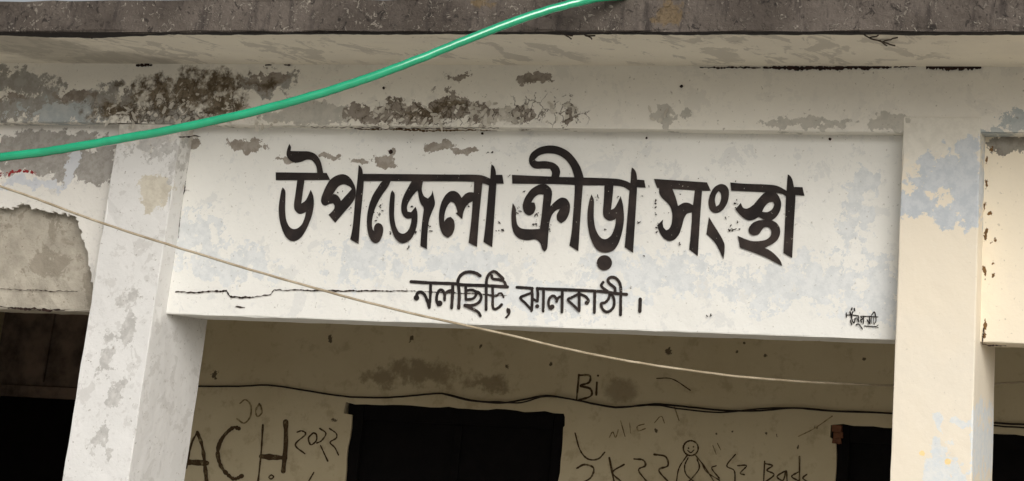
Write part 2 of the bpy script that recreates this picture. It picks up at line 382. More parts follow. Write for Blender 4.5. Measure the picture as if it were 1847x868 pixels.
def m_inner():
    s = NT('dingy_verandah_wall')
    col = s.mix(s.ramp(s.noise(1.3, 8, 0.62), 0.36, 0.66), srgb(196, 184, 154), srgb(186, 173, 142))
    g = s.ramp(s.noise(9, 9, 0.7, off=4), 0.52, 0.66)
    col = s.mix(s.math('MULTIPLY', g, 0.35), col, srgb(140, 122, 90))
    sm = s.patch([B(760, 672, 110, 34, YB), B(690, 680, 60, 26, YB), B(880, 690, 70, 26, YB)], amp=0.7, nscale=16, lo=0.15, hi=0.7)
    col = s.mix(s.math('MULTIPLY', sm, 0.6), col, srgb(104, 88, 62))
    er = s.patch([B(1120, 705, 50, 34, YB)], amp=0.25, nscale=30, lo=0.2, hi=0.6, dist=0.02)
    col = s.mix(s.math('MULTIPLY', er, 0.55), col, srgb(116, 100, 74))
    dots = s.patch([B(597, 610, 8, 9, YB), B(741, 612, 5, 8, YB), B(866, 626, 3, 6, YB), B(388, 676, 9, 10, YB), B(914, 661, 5, 6, YB), B(993, 656, 4, 5, YB), B(1206, 633, 8, 9, YB),
                    B(1342, 619, 4, 4, YB), B(1328, 635, 4, 4, YB), B(1380, 641, 5, 5, YB), B(1558, 647, 4, 4, YB), B(1184, 777, 4, 5, YB), B(1294, 783, 4, 4, YB), B(1322, 779, 4, 4, YB), B(1381, 781, 4, 5, YB), B(1402, 785, 3, 4, YB), B(1439, 806, 3, 6, YB), B(1472, 771, 6, 5, YB), B(603, 757, 6, 5, YB)], amp=1.3, nscale=50, dist=0.014, lo=0.3, hi=0.5)
    col = s.mix(s.math('MULTIPLY', dots, 0.85), col, srgb(58, 44, 28))
    return s.finish(col, 0.92, s.noise(30, 8), 0.3, 0.004)
M['inner'] = m_inner()
M['hall_shade'] = plain('shade_toned_hall_plaster', srgb(136, 120, 110), srgb(70, 62, 57), 3.6, 0.95)  # dark stain and the hall's dimness are both put into this colour
M['ceiling'] = plain('ceiling_plaster', srgb(186, 172, 146), srgb(172, 158, 134), 2)
M['floor'] = plain('cement_floor', srgb(130, 122, 112), srgb(112, 104, 96), 3)
M['door'] = plain('black_timber_and_hall_dark', srgb(17, 15, 15), srgb(11, 10, 10), 12, 0.9, 0.2, 0.1)  # black timber; on the hall sheet and rear wall it stands for darkness
M['brick'] = plain('raw_brick', srgb(120, 80, 56), srgb(92, 62, 46), 20)
def m_letter():
    s = NT('black_sign_paint')
    col = s.mix(s.ramp(s.noise(7, 8, 0.65), 0.40, 0.70), srgb(34, 29, 28), srgb(60, 51, 47))
    f = s.ramp(s.noise(95, 4, 0.6, off=2), 0.72, 0.75)
    col = s.mix(s.math('MULTIPLY', f, 0.85), col, srgb(190, 184, 172))
    return s.finish(col, 0.75, s.noise(60, 6), 0.15, 0.002)
M['letter'] = m_letter()
def m_char(name, c, lo, hi):
    s = NT(name)
    f = s.ramp(s.noise(22, 8, 0.8, off=2), lo, hi)
    return s.finish(s.mix(f, c, srgb(160, 146, 112)), 0.95)
M['char'] = m_char('charcoal_scrawl', srgb(72, 56, 37), 0.50, 0.78)
M['faint'] = m_char('faint_charcoal_scrawl', srgb(112, 96, 66), 0.42, 0.62)
M['hose'] = plain('green_plastic', (0.002, 0.29, 0.135, 1), (0.006, 0.36, 0.175, 1), 9, 0.16, 0.06, 1.0)
hb = M['hose'].node_tree.nodes['Principled BSDF']; hb.inputs['Coat Weight'].default_value = 0.6; hb.inputs['Coat Roughness'].default_value = 0.12
M['wire'] = plain('beige_cord', srgb(172, 160, 138), srgb(146, 133, 110), 12, 0.7)
M['cable'] = plain('black_cable_rubber', srgb(36, 28, 22), srgb(26, 20, 16), 20, 0.7)
M['root'] = plain('dry_root_bark', srgb(74, 62, 50), srgb(50, 42, 34), 40)
M['ground'] = plain('dusty_ground', srgb(186, 182, 174), srgb(166, 162, 154), 0.6, 0.95)

# ------------------------------------------------------------------ ground
bm = bmesh.new()
bmesh.ops.create_grid(bm, x_segments=20, y_segments=20, size=300)
g = from_bm('ground', bm, M['ground']); g.location = (0, 0, -0.35); g['kind'] = 'structure'

# ------------------------------------------------------------------ building
HB = empty('verandah_building', (0, 0, -0.35), 'weathered white office building with black Bengali sign lettering above its open verandah', 'building')
bpy.context.view_layer.update()
def wall_to3(Y):
    return lambda u, v, d=0: Vector((u, Y+d, v))

# plinth and verandah floor
rough_box('verandah_floor', XMIN-0.4, XMAX+0.4, -0.35, 8.0, -0.6, 0.0, M['floor'], HB, cut=5, jit=0)
# columns
cl = rough_box('column', XL0, XL1, -0.001, DC, -0.02, ZT-0.002, M['lcol'], HB, bev=0.005, jit=0.0011, cut=0.06, seed=11, nick=0.05)
cl['label'] = 'white column with grey rubbed patches left of the sign'
cr = rough_box('column', 0.0, WC, -0.006, DC, -0.02, ZT+0.06, M['rcol'], HB, bev=0.006, jit=0.0007, cut=0.06, seed=12, nick=0.04)
cr['label'] = 'cream column with pale blue patch right of the sign'
rough_box('column', XMIN, XMIN+WC, 0.0, DC, -0.02, ZT-0.001, M['lcol'], HB, cut=1, seed=13)
rough_box('column', XMAX-WC, XMAX, 0.0, DC, -0.02, ZT-0.001, M['rcol'], HB, cut=1, seed=14)
# wall strip between beams and roof (flush with the column faces)
rough_box('upper_wall', XMIN, XMAX, -0.002, DC+0.002, ZT, ZF+0.02, M['strip'], HB, bev=0.006, jit=0.0022, cut=0.2, seed=15, nick=0.10)
# beams between the columns
sign = rough_box('sign_beam', XL1-0.02, 0.02, DP, DC-0.004, ZB, ZT+0.01, M['panel'], HB, bev=0.006, jit=0.0009, cut=0.07, seed=16, nick=0.05)
sign['label'] = 'whitewashed beam painted with black Bengali lettering'
rb = rough_box('beam', WC-0.02, XMAX-WC+0.02, DP, DC-0.004, ZB+0.003, ZT+0.01, M['rpanel'], HB, bev=0.005, jit=0.0008, cut=0.07, seed=17, nick=0.08)
rb['label'] = 'cream plastered beam with rust spots along its end'
lb = rough_box('beam', XMIN+WC-0.02, XL0+0.02, DP+0.036, DC-0.004, ZB, ZT+0.01, M['core'], HB, bev=0.008, jit=0.004, cut=0.06, seed=18)
lb['label'] = 'beam with fallen plaster showing bare concrete'
# the plaster coat still clinging to the left beam, with a broken edge
rn = random.Random(4)
edge = [(-60, 392), (-20, 366), (0, 373), (18, 378), (34, 371), (52, 369), (60, 377), (80, 380), (100, 382), (122, 387), (138, 392), (146, 404), (150, 424), (157, 440), (160, 462), (166, 486), (168, 512), (172, 530)]
brk = []
for i in range(len(edge)-1):
    a, b = Vector(edge[i]), Vector(edge[i+1])
    for k in range(5):
        q = a.lerp(b, k/5); brk.append((q.x+rn.uniform(-2.6, 2.6), q.y+rn.uniform(-3.2, 3.2)))
brk.append(edge[-1])
bl = [(p.x, p.z) for p in (pw(x, y, DP) for x, y in brk)]
top = ZT+0.01
loop = [(XMIN+WC-0.01, top), (XMIN+WC-0.01, bl[0][1]-0.1)] + bl + [(XL0+0.01, bl[-1][1]), (XL0+0.01, top)]
bm = bmesh.new(); poly_prism(bm, [loop], wall_to3(DP-0.012), 0.016)
o = from_bm('plaster_coat', bm, M['lpanel']); child(o, lb)

# roof slab with overhang, dark fascia face and soffit
slab = rough_box('roof_slab', XMIN-0.4, XMAX+0.4, -OV+0.02, 8.2, ZF, ZR-0.01, M['soffit'], HB, bev=0.0, jit=0.0, cut=5)
fas = rough_box('fascia', XMIN-0.4, XMAX+0.4, -OV, -OV+0.03, ZF-0.006, ZR, M['fascia'], HB, bev=0.006, jit=0.0035, cut=0.05, seed=21)
# black mouldy drip edge behind the fascia, uneven in width
bm = bmesh.new(); rn = random.Random(5); prev = None
xs = [XMIN+i*0.02 for i in range(int((XMAX-XMIN)/0.02))]
pa, pb = pz(0, 60, ZF).x, pz(330, 60, ZF).x
wv = 0.0
for x in xs:
    t = (x-pa)/(pb-pa); bulge = max(0.0, 1-abs(t-0.44)/0.56) if x > pa-0.2 else 0.3
    wv = 0.8*wv+0.2*rn.uniform(-1, 1)
    wd = 0.052+0.075*bulge+0.03*wv+rn.uniform(-0.004, 0.004)
    row = [bm.verts.new((x, -OV+0.004, ZF-0.008)), bm.verts.new((x, -OV+wd, ZF-0.008)), bm.verts.new((x, -OV+wd+0.004, ZF+0.001))]
    if prev:
        for k in range(2): bm.faces.new([prev[k], prev[k+1], row[k+1], row[k]])
    prev = row
o = from_bm('drip_edge', bm, M['black_mould']); child(o, fas)
# side walls of the verandah, out of view, added to stop sky light leaking
rough_box('added_end_wall', XMIN-0.2, XMIN, DC, 8.0, 0.0, ZF, M['inner'], HB, bev=0, jit=0, cut=9)
rough_box('added_end_wall', XMAX, XMAX+0.2, DC, 8.0, 0.0, ZF, M['inner'], HB, bev=0, jit=0, cut=9)

# back wall with door openings; the left end is set far back, its hall shaped to fall dark
XH = pw(240, 720, YB).x
d1 = [pw(x, y, YB) for x, y in ((622, 727), (1021, 745), (635, 750), (1016, 772))]
zd1 = (d1[0].z+d1[1].z)/2
d2 = [pw(x, y, YB) for x, y in ((1500, 764), (1513, 800))]
zd2 = d2[0].z-0.004; xd2 = d2[0].x; xd2b = pw(1930, 780, YB).x
rn = random.Random(9)
def ragged(pts, step=0.05, j=0.005):
    out = []
    for i in range(len(pts)-1):
        a, b = Vector(pts[i]), Vector(pts[i+1]); n = max(1, int((b-a).length/step))
        for k in range(n):
            q = a.lerp(b, k/n); out.append((q.x+rn.uniform(-j, j), q.y+rn.uniform(-j, j)))
    out.append(pts[-1]); return out
xb1, xb2 = d1[2].x, d1[3].x
loop = [(XH, ZF), (XH, 0.0)] + ragged([(xb1, 0.0), (xb1, d1[2].z), (d1[0].x, d1[2].z+0.01), (d1[0].x+0.005, d1[0].z), (d1[1].x-0.012, d1[1].z), (d1[1].x, d1[1].z-0.02), (d1[1].x-0.003, d1[3].z+0.015), (xb2, d1[3].z), (xb2-0.01, 0.0)]) \
    + ragged([(xd2+0.02, 0.0), (xd2+0.03, d2[1].z), (xd2, d2[1].z+0.03), (xd2, zd2), (xd2b, zd2-0.01), (xd2b, 0.0)]) + [(XMAX, 0.0), (XMAX, ZF)]
bm = bmesh.new(); poly_prism(bm, [loop], wall_to3(YB), 0.22)
bw = from_bm('back_wall', bm, M['inner']); child(bw, HB)
bw['label'] = 'dingy yellowish verandah wall scrawled with charcoal graffiti'
rough_box('hall_side_wall', XH, XH+0.22, YB+0.23, 7.9, 0.0, ZF, M['hall_shade'], HB, bev=0, jit=0, cut=9)
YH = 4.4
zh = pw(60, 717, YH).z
rough_box('hall_wall', XMIN, XH-0.002, YH, YH+0.2, zh, ZF, M['hall_shade'], HB, bev=0.01, jit=0.004, cut=0.4, seed=31)['label'] = 'hall wall toned dark for its shade, above a black opening'
rough_box('hall_conduit', pw(94, 600, YH).x-0.005, pw(94, 600, YH).x+0.005, YH-0.018, YH+0.001, pw(90, 690, YH).z, ZF, M['hall_shade'], HB, bev=0.002, jit=0.001, cut=0.3, seed=32)
rough_box('hall_lintel', XMIN, XH-0.002, YH-0.03, YH-0.002, zh, zh+0.07, M['hall_shade'], HB, bev=0.006, jit=0.004, cut=0.3, seed=33)
rough_box('hall_dark_sheet', XMIN, XH-0.002, YH+0.1, YH+0.14, 0.0, zh+0.02, M['door'], HB, bev=0.004, jit=0.001, cut=0.5, seed=34)  # added black sheet closing the opening; the hall's darkness is its colour
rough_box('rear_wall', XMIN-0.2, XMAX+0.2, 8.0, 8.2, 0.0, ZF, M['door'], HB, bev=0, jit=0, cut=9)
# doors: black timber leaves set in the openings
def door(x0, x1, ztop, label):
    d = rough_box('door', x0-0.05, x1+0.05, YB+0.05, YB+0.09, 0.0, ztop+0.05, M['door'], HB, bev=0.004, jit=0.001, cut=0.4, seed=41)
    d['label'] = label
    for (a, b, c, e) in ((x0-0.03, x0+0.055, 0.0, ztop), (x1-0.055, x1+0.03, 0.0, ztop), (x0+0.057, x1-0.057, ztop-0.075, ztop)):
        f = rough_box('door_frame', a, b, YB+0.012, YB+0.048, c, e+0.02, M['door'], HB, bev=0.004, jit=0.001, cut=0.5, seed=42)
        f.parent = None; child(f, d)
    m = (x0+x1)/2
    s_ = rough_box('meeting_stile', m-0.02, m+0.02, YB+0.036, YB+0.049, 0.0, ztop-0.08, M['door'], HB, bev=0.003, jit=0.001, cut=0.5, seed=43)
    s_.parent = None; child(s_, d)
door(xb1, xb2, zd1, 'black double door under the middle of the sign')
door(xd2+0.03, xd2b, zd2, 'black double door partly hidden behind the cream column')
# raw bricks where the plaster broke away at the corner of the second door
for k, (x0, x1, y0, y1) in enumerate(((1501, 1519, 768, 779), (1503, 1520, 780, 790), (1502, 1517, 791, 800))):
    a, b = pw(x0, y1, YB), pw(x1, y0, YB)
    o = rough_box('brick', a.x, b.x, YB-0.006, YB+0.010, a.z, b.z, M['brick'], HB, bev=0.004, jit=0.003, cut=0.04, seed=50+k)
    o.parent = None; child(o, bw)

# ------------------------------------------------------------------ cracks and gaps in the plaster
def line_part(name, pts, w, Y, off, mat, parent, seed=1, jit=0.65, amp=1.2, taper=True):
    rn = random.Random(seed); q = []
    for i in range(len(pts)-1):
        a, b = Vector(pts[i]), Vector(pts[i+1]); n = max(1, int((b-a).length/5))
        for k in range(n):
            t = a.lerp(b, k/n); q.append((t.x, t.y+rn.uniform(-amp, amp)))
    q.append(pts[-1])
    bm = bmesh.new(); add_ribbon(bm, q, w, lambda u, v: pw(u, v, Y-off), rn, jit, n=2, taper=taper, caps=False)
    o = from_bm(name, bm, mat); child(o, parent); return o
uw = [o for o in bpy.data.objects if o.name == 'upper_wall'][0]
for k, (pts, w) in enumerate((([(1262, 122), (1320, 122), (1372, 122.5)], 3.0), ([(1376, 122), (1440, 123), (1500, 122.5), (1560, 122), (1608, 121.5)], 7.5), ([(1612, 121), (1652, 119.5)], 3.5), ([(1670, 120.5), (1705, 121), (1740, 120), (1770, 121)], 12), ([(245, 118), (275, 117)], 5), ([(478, 118), (490, 117.5)], 2.5), ([(512, 118), (524, 117.5)], 3.0))):
    line_part('crack', pts, w, 0.0, 0.0075, M['crack'], uw, 60+k)
for k, (pts, w) in enumerate((([(316, 526), (350, 528), (376, 526), (408, 525), (414, 534), (432, 537), (464, 535), (488, 531), (494, 523)], 2.6), ([(494, 523), (560, 524), (650, 525), (745, 525)], 2.4), ([(745, 525), (830, 529), (915, 533)], 1.6), ([(425, 553), (442, 555)], 3.0))):
    line_part('crack', pts, w, DP, 0.005, M['crack'], sign, 70+k, amp=0.9)
line_part('crack', [(0, 553), (25, 556), (60, 557), (85, 560), (118, 559)], 4, DP+0.036, 0.008, M['crack'], lb, 80)
line_part('crack', [(0, 521), (60, 524), (140, 526)], 1.3, DP+0.036, 0.008, M['crack'], lb, 81)
line_part('crack', [(322, 248), (335, 247), (352, 244), (362, 247)], 2.6, 0.0, 0.005, M['crack'], cl, 82)
line_part('crack', [(338, 300), (334, 320), (333, 345), (330, 352)], 2.2, DP, 0.005, M['crack'], sign, 83)
line_part('crack', [(327, 372), (324, 398), (322, 430)], 1.4, DP, 0.005, M['crack'], sign, 84)
line_part('crack', [(1680, 428), (1700, 434), (1730, 442), (1760, 443)], 1.3, 0.0, 0.005, M['faint'], cr, 85)
line_part('crack', [(1775, 590), (1773, 605), (1772, 621)], 2.4, DP, 0.005, M['crack'], rb, 86)
line_part('crack', [(1772, 622), (1800, 624), (1815, 624)], 2.2, DP, 0.005, M['crack'], rb, 87)
line_part('crack', [(640, 233), (720, 234), (800, 236), (880, 235)], 3.0, 0.0, 0.006, M['char'], uw, 88)
line_part('crack', [(560, 229), (700, 232), (900, 231)], 1.4, 0.0, 0.006, M['crack'], uw, 89)
def spot(x, y, r, Y, off, mat, parent, name='nail_hole', seed=0):
    rn = random.Random(seed); bm = bmesh.new()
    pts = [(x+r*rn.uniform(0.75, 1.2)*math.cos(t*math.pi/5), y+r*rn.uniform(0.75, 1.2)*math.sin(t*math.pi/5)) for t in range(10)]
    poly_prism(bm, [pts], lambda u, v, d=0: pw(u, v, Y-off), 0)
    o = from_bm(name, bm, mat); child(o, parent)
for k, (x, y, r) in enumerate(((1229, 156, 3.0), (692, 159, 2.6), (132, 236, 2.4))):
    spot(x, y, r, 0.0 if k < 2 else DP, 0.0075, M['crack'], uw if k < 2 else lb, seed=k)
for k, (x, y, r) in enumerate(((1497, 251, 2.8), (1166, 249, 2.2), (705, 274, 4.0), (870, 241, 2.6))):
    spot(x, y, r, DP, 0.005, M['crack'], sign, seed=10+k)
spot(1674, 791, 2.4, 0.0, 0.005, M['crack'], cr, seed=20)

# curled chips of old lime wash standing off the wall where it is peeling
def chips(parent, Y, spots, mat, seed):
    rn = random.Random(seed); bm = bmesh.new()
    for (x, y, sx, sy, n, rmin, rmax) in spots:
        for i in range(n):
            u, v = x+sx*rn.uniform(-1, 1), y+sy*rn.uniform(-1, 1); r = rn.uniform(rmin, rmax); an = rn.uniform(0, math.pi); st = rn.uniform(1.0, 1.9)
            lift, tx, tz = rn.uniform(0.004, 0.007), rn.uniform(-0.35, 0.35), rn.uniform(-0.1, 0.5)
            k = rn.randint(6, 9); ring = []
            for t in range(k):
                th = 2*math.pi*t/k; q = r*rn.uniform(0.55, 1.15); a, b = q*math.cos(th)*st, q*math.sin(th)/st
                ring.append((u+a*math.cos(an)-b*math.sin(an), v+a*math.sin(an)+b*math.cos(an)))
            c0 = pw(u, v, Y); pts = []
            for (pu, pv) in ring:
                p = pw(pu, pv, Y); d = p-c0
                pts.append(Vector((p.x, Y-max(0.003, lift+d.x*tx-d.z*tz+rn.uniform(0, 0.002)), p.z)))
            f = [bm.verts.new(p) for p in pts]; g2 = [bm.verts.new(p+Vector((0, 0.0012, 0))) for p in pts]
            bm.faces.new(f); bm.faces.new(list(reversed(g2)))
            for t in range(k): bm.faces.new([f[t], g2[t], g2[(t+1) % k], f[(t+1) % k]])
    bmesh.ops.recalc_face_normals(bm, faces=bm.faces[:])
    o = from_bm('peeling_flakes', bm, mat); child(o, parent); o['kind'] = 'stuff'
M['flake'] = plain('lime_wash_flake', srgb(206, 201, 190), srgb(180, 174, 162), 14)
chips(uw, 0.0, ((290, 210, 70, 20, 20, 2, 6.5), (330, 165, 60, 30, 6, 1.6, 4), (425, 178, 28, 8, 6, 2, 5), (470, 222, 30, 8, 8, 2, 6), (220, 205, 50, 18, 10, 2, 6), (665, 205, 40, 12, 12, 2, 7), (760, 206, 60, 16, 14, 2, 7), (860, 205, 40, 18, 16, 2.5, 8), (930, 208, 36, 16, 20, 2.5, 8), (1010, 205, 36, 18, 16, 2, 6), (1200, 206, 28, 12, 6, 2, 6), (760, 228, 120, 3, 12, 2, 6)), M['flake'], 91)
chips(sign, DP, ((350, 250, 14, 10, 5, 2, 5),), M['flake'], 92)

# ------------------------------------------------------------------ lettering on the sign beam
def paint(name, parts, mat, parent, Y, base_off, label=None, seed=3):
    """parts: ('P', crop, [loops]) filled shapes, ('S', crop, width, pts) strokes, ('D', crop, x, y, r) dots; each a hair above the last"""
    rn = random.Random(seed); bm = bmesh.new()
    for k, pt in enumerate(parts):
        (ox, oy, sc) = pt[1]; off = base_off+0.00022*(k % 14)
        f = lambda u, v, d=0, off=off, ox=ox, oy=oy, sc=sc: pw(ox+u/sc, oy+v/sc, Y-off)
        if pt[0] == 'P': poly_prism(bm, [soften(l) for l in pt[2]], f, 0)
        elif pt[0] == 'S': add_ribbon(bm, pt[3], pt[2], f, rn, 0.30 if name in ('graffiti', 'scribble') else 0.07, n=6)
        else:
            r = pt[4]; poly_prism(bm, [[(pt[2]+r*math.cos(t*math.pi/12), pt[3]+r*math.sin(t*math.pi/12)) for t in range(24)]], f, 0)
    o = from_bm(name, bm, mat); child(o, parent)
    if label: o['label'] = label
    return o
A = (480, 240, 3.773); Bc = (650, 240, 3.775); Cc = (900, 240, 3.339); D = (1160, 290, 4.34); Ec = (730, 470, 7.235); Fc = (920, 480, 7.104); Gc = (1500, 540, 12.4)
LO = 0.0046
paint('painted_word', [
    ('P', A, [[(65, 268), (412, 272), (437, 320), (66, 322)]]),
    ('P', A, [[(212, 316), (200, 410), (188, 490), (193, 525), (222, 553), (250, 548), (272, 537), (262, 580), (245, 622), (215, 650), (185, 656), (155, 638), (135, 590), (129, 530), (131, 450), (133, 392), (113, 370), (104, 385), (94, 440), (85, 500), (87, 570), (102, 640), (130, 705), (160, 732), (185, 738), (215, 730), (245, 705), (275, 655), (303, 590), (320, 530), (326, 475), (322, 425), (303, 386), (285, 430), (268, 462), (240, 480), (250, 400), (262, 316)]]),
    ('P', A, [[(158, 73), (171, 96), (166, 122), (230, 124), (290, 124), (330, 138), (360, 168), (378, 212), (389, 276), (347, 276), (345, 235), (330, 205), (308, 182), (275, 181), (240, 197), (205, 204), (172, 195), (147, 170), (137, 148), (143, 110)]]),
    ('P', A, [[(432, 320), (470, 292), (515, 278), (555, 288), (588, 325), (612, 380), (606, 455), (520, 552), (470, 612), (425, 557), (462, 522), (467, 495), (455, 478), (430, 482), (405, 497), (383, 488), (371, 462), (380, 425), (405, 365)], [(455, 415), (490, 362), (530, 345), (575, 368), (582, 382), (510, 462), (495, 432), (475, 417)]]),
    ('P', A, [[(630, 217), (650, 236), (657, 262), (658, 280), (667, 325), (655, 450), (640, 600), (629, 756), (572, 724), (590, 640), (600, 520), (607, 440), (617, 360), (625, 280)]]),
    ('P', Bc, [[(0, 278), (300, 280), (600, 283), (790, 283), (840, 290), (890, 314), (888, 362), (840, 342), (780, 330), (400, 328), (0, 327)]]),
    ('P', Bc, [[(915, 285), (967, 285), (976, 346), (915, 343)]]),
    ('P', Bc, [[(893, 213), (912, 228), (922, 260), (925, 300), (927, 345), (915, 520), (907, 640), (898, 778), (838, 742), (850, 650), (862, 520), (875, 360), (885, 310), (888, 250)]]),
    ('P', Bc, [[(150, 322), (115, 375), (85, 420), (60, 485), (45, 560), (44, 635), (55, 700), (78, 740), (107, 754), (133, 738), (152, 695), (158, 650), (146, 622), (122, 611), (102, 620), (92, 642), (93, 668), (82, 655), (78, 610), (86, 560), (105, 500), (140, 432), (192, 362), (208, 322)]]),
    ('P', Bc, [[(352, 322), (330, 362), (295, 425), (277, 485), (279, 540), (297, 572), (322, 585), (348, 580), (345, 618), (325, 668), (293, 689), (262, 678), (240, 635), (229, 565), (232, 480), (236, 412), (217, 391), (207, 405), (199, 460), (194, 540), (201, 620), (227, 705), (262, 745), (298, 753), (345, 727), (376, 668), (390, 600), (389, 535), (376, 502), (345, 540), (322, 535), (315, 500), (345, 440), (390, 388), (398, 440), (410, 482), (434, 510), (426, 560), (416, 650), (408, 768), (454, 791), (455, 700), (466, 592), (490, 532), (511, 485), (500, 430), (492, 391), (484, 422), (460, 446), (432, 432), (415, 388), (428, 322)]]),
    ('P', Bc, [[(775, 326), (772, 405), (740, 402), (712, 415), (690, 442), (672, 412), (642, 393), (608, 396), (575, 425), (547, 482), (533, 555), (538, 635), (560, 694), (597, 714), (628, 692), (645, 642), (639, 594), (615, 571), (590, 578), (570, 604), (573, 550), (590, 498), (615, 467), (640, 476), (655, 510), (662, 540), (648, 546), (694, 588), (700, 545), (716, 503), (742, 474), (765, 464), (755, 600), (737, 747), (794, 776), (806, 600), (818, 470), (832, 336)]]),
], M['letter'], sign, DP, LO, 'first large word of the sign, upazila')
paint('painted_word', [
    ('P', Cc, [[(78, 252), (200, 258), (375, 265), (510, 268), (640, 272), (720, 276), (770, 290), (797, 306), (795, 354), (750, 322), (690, 316), (500, 316), (380, 308), (80, 305)]]),
    ('P', Cc, [[(828, 280), (875, 284), (884, 330), (828, 326)]]),
    ('P', Cc, [[(800, 207), (818, 220), (830, 250), (833, 300), (828, 400), (818, 560), (808, 722), (757, 688), (765, 600), (778, 450), (785, 350), (793, 290), (795, 240)]]),
    ('P', Cc, [[(178, 162), (190, 122), (240, 86), (300, 73), (360, 80), (420, 110), (462, 157), (490, 203), (505, 248), (511, 275), (503, 330), (490, 520), (478, 713), (424, 678), (438, 600), (450, 450), (458, 320), (455, 265), (433, 200), (400, 157), (350, 127), (290, 121), (242, 134), (216, 160), (226, 172), (280, 168), (330, 178), (360, 202), (371, 235), (362, 270), (313, 270), (321, 240), (308, 216), (270, 214), (215, 216), (188, 196)]]),
    ('P', Cc, [[(83, 422), (104, 455), (103, 520), (112, 558), (135, 577), (190, 580), (246, 578), (258, 490), (269, 371), (240, 369), (214, 386), (194, 418), (214, 420), (223, 450), (210, 486), (180, 500), (152, 482), (140, 440), (155, 390), (190, 340), (235, 312), (275, 305), (308, 325), (323, 360), (310, 442), (340, 410), (375, 386), (410, 395), (430, 432), (425, 482), (405, 525), (375, 544), (350, 528), (346, 495), (358, 472), (370, 456), (345, 464), (320, 490), (305, 530), (298, 600), (291, 700), (276, 714), (260, 702), (250, 662), (222, 637), (172, 648), (120, 638), (88, 605), (75, 550), (75, 480)]]),
    ('P', Cc, [[(635, 312), (632, 400), (625, 480), (632, 510), (660, 530), (690, 525), (705, 515), (700, 560), (680, 615), (645, 643), (610, 632), (580, 580), (570, 510), (572, 440), (573, 400), (557, 370), (545, 400), (533, 470), (532, 540), (545, 620), (575, 690), (610, 718), (650, 722), (690, 710), (720, 670), (742, 600), (755, 520), (748, 430), (733, 380), (715, 420), (695, 455), (675, 462), (685, 380), (690, 312)]]),
    ('D', Cc, 635, 782, 46),
], M['letter'], sign, DP, LO, 'second large word of the sign, krira')
paint('painted_word', [
    ('P', D, [[(85, 142), (200, 150), (500, 170), (530, 235), (465, 237), (230, 221), (110, 213), (100, 190)]]),
    ('P', D, [[(110, 208), (125, 215), (125, 255), (145, 290), (185, 325), (215, 360), (230, 420), (225, 490), (205, 535), (180, 545), (160, 525), (152, 490), (157, 460), (110, 505), (125, 555), (155, 605), (200, 632), (245, 622), (285, 575), (305, 510), (320, 450), (345, 410), (382, 405), (380, 480), (372, 580), (360, 695), (428, 747), (437, 600), (448, 420), (462, 228), (405, 224), (398, 290), (390, 348), (355, 328), (315, 328), (273, 355), (260, 300), (228, 214)]]),
    ('P', D, [[(508, 330), (520, 270), (555, 205), (610, 178), (655, 195), (675, 240), (668, 310), (640, 370), (600, 405), (560, 412), (522, 390)], [(560, 310), (570, 265), (590, 237), (610, 255), (612, 300), (595, 345), (572, 358)]]),
    ('P', D, [[(515, 440), (545, 490), (590, 560), (625, 620), (640, 660), (637, 720), (628, 772), (605, 720), (570, 650), (530, 605), (495, 575), (505, 510)]]),
    ('P', D, [[(682, 170), (780, 180), (1000, 187), (1060, 198), (1128, 238), (1125, 288), (1100, 262), (1040, 250), (950, 247), (690, 235)]]),
    ('P', D, [[(1182, 205), (1248, 208), (1263, 275), (1188, 268)]]),
    ('P', D, [[(1132, 107), (1155, 120), (1172, 155), (1180, 205), (1195, 265), (1185, 420), (1175, 600), (1167, 762), (1098, 722), (1105, 600), (1112, 450), (1118, 280), (1125, 220), (1128, 160)]]),
    ('P', D, [[(765, 330), (780, 370), (815, 378), (860, 350), (910, 290), (957, 241), (1038, 245), (1065, 280), (1083, 330), (1075, 390), (1045, 440), (1005, 470), (965, 472), (935, 455), (905, 440), (870, 462), (830, 470), (785, 450), (745, 410), (722, 380)], [(932, 400), (950, 360), (985, 325), (1018, 322), (1028, 345), (1010, 385), (970, 405)]]),
    ('P', D, [[(965, 464), (1005, 464), (1045, 485), (1070, 520), (1075, 570), (1055, 620), (1010, 655), (950, 682), (1000, 705), (1050, 750), (1080, 790), (1090, 825), (1040, 800), (960, 755), (870, 720), (800, 695), (757, 680), (752, 640), (740, 588), (790, 610), (850, 630), (910, 630), (965, 620), (1000, 590), (1005, 550), (985, 520), (950, 518), (930, 540), (910, 575), (870, 588), (835, 575), (822, 545), (835, 510), (865, 480), (910, 465)]]),
], M['letter'], sign, DP, LO, 'third large word of the sign, sangstha')
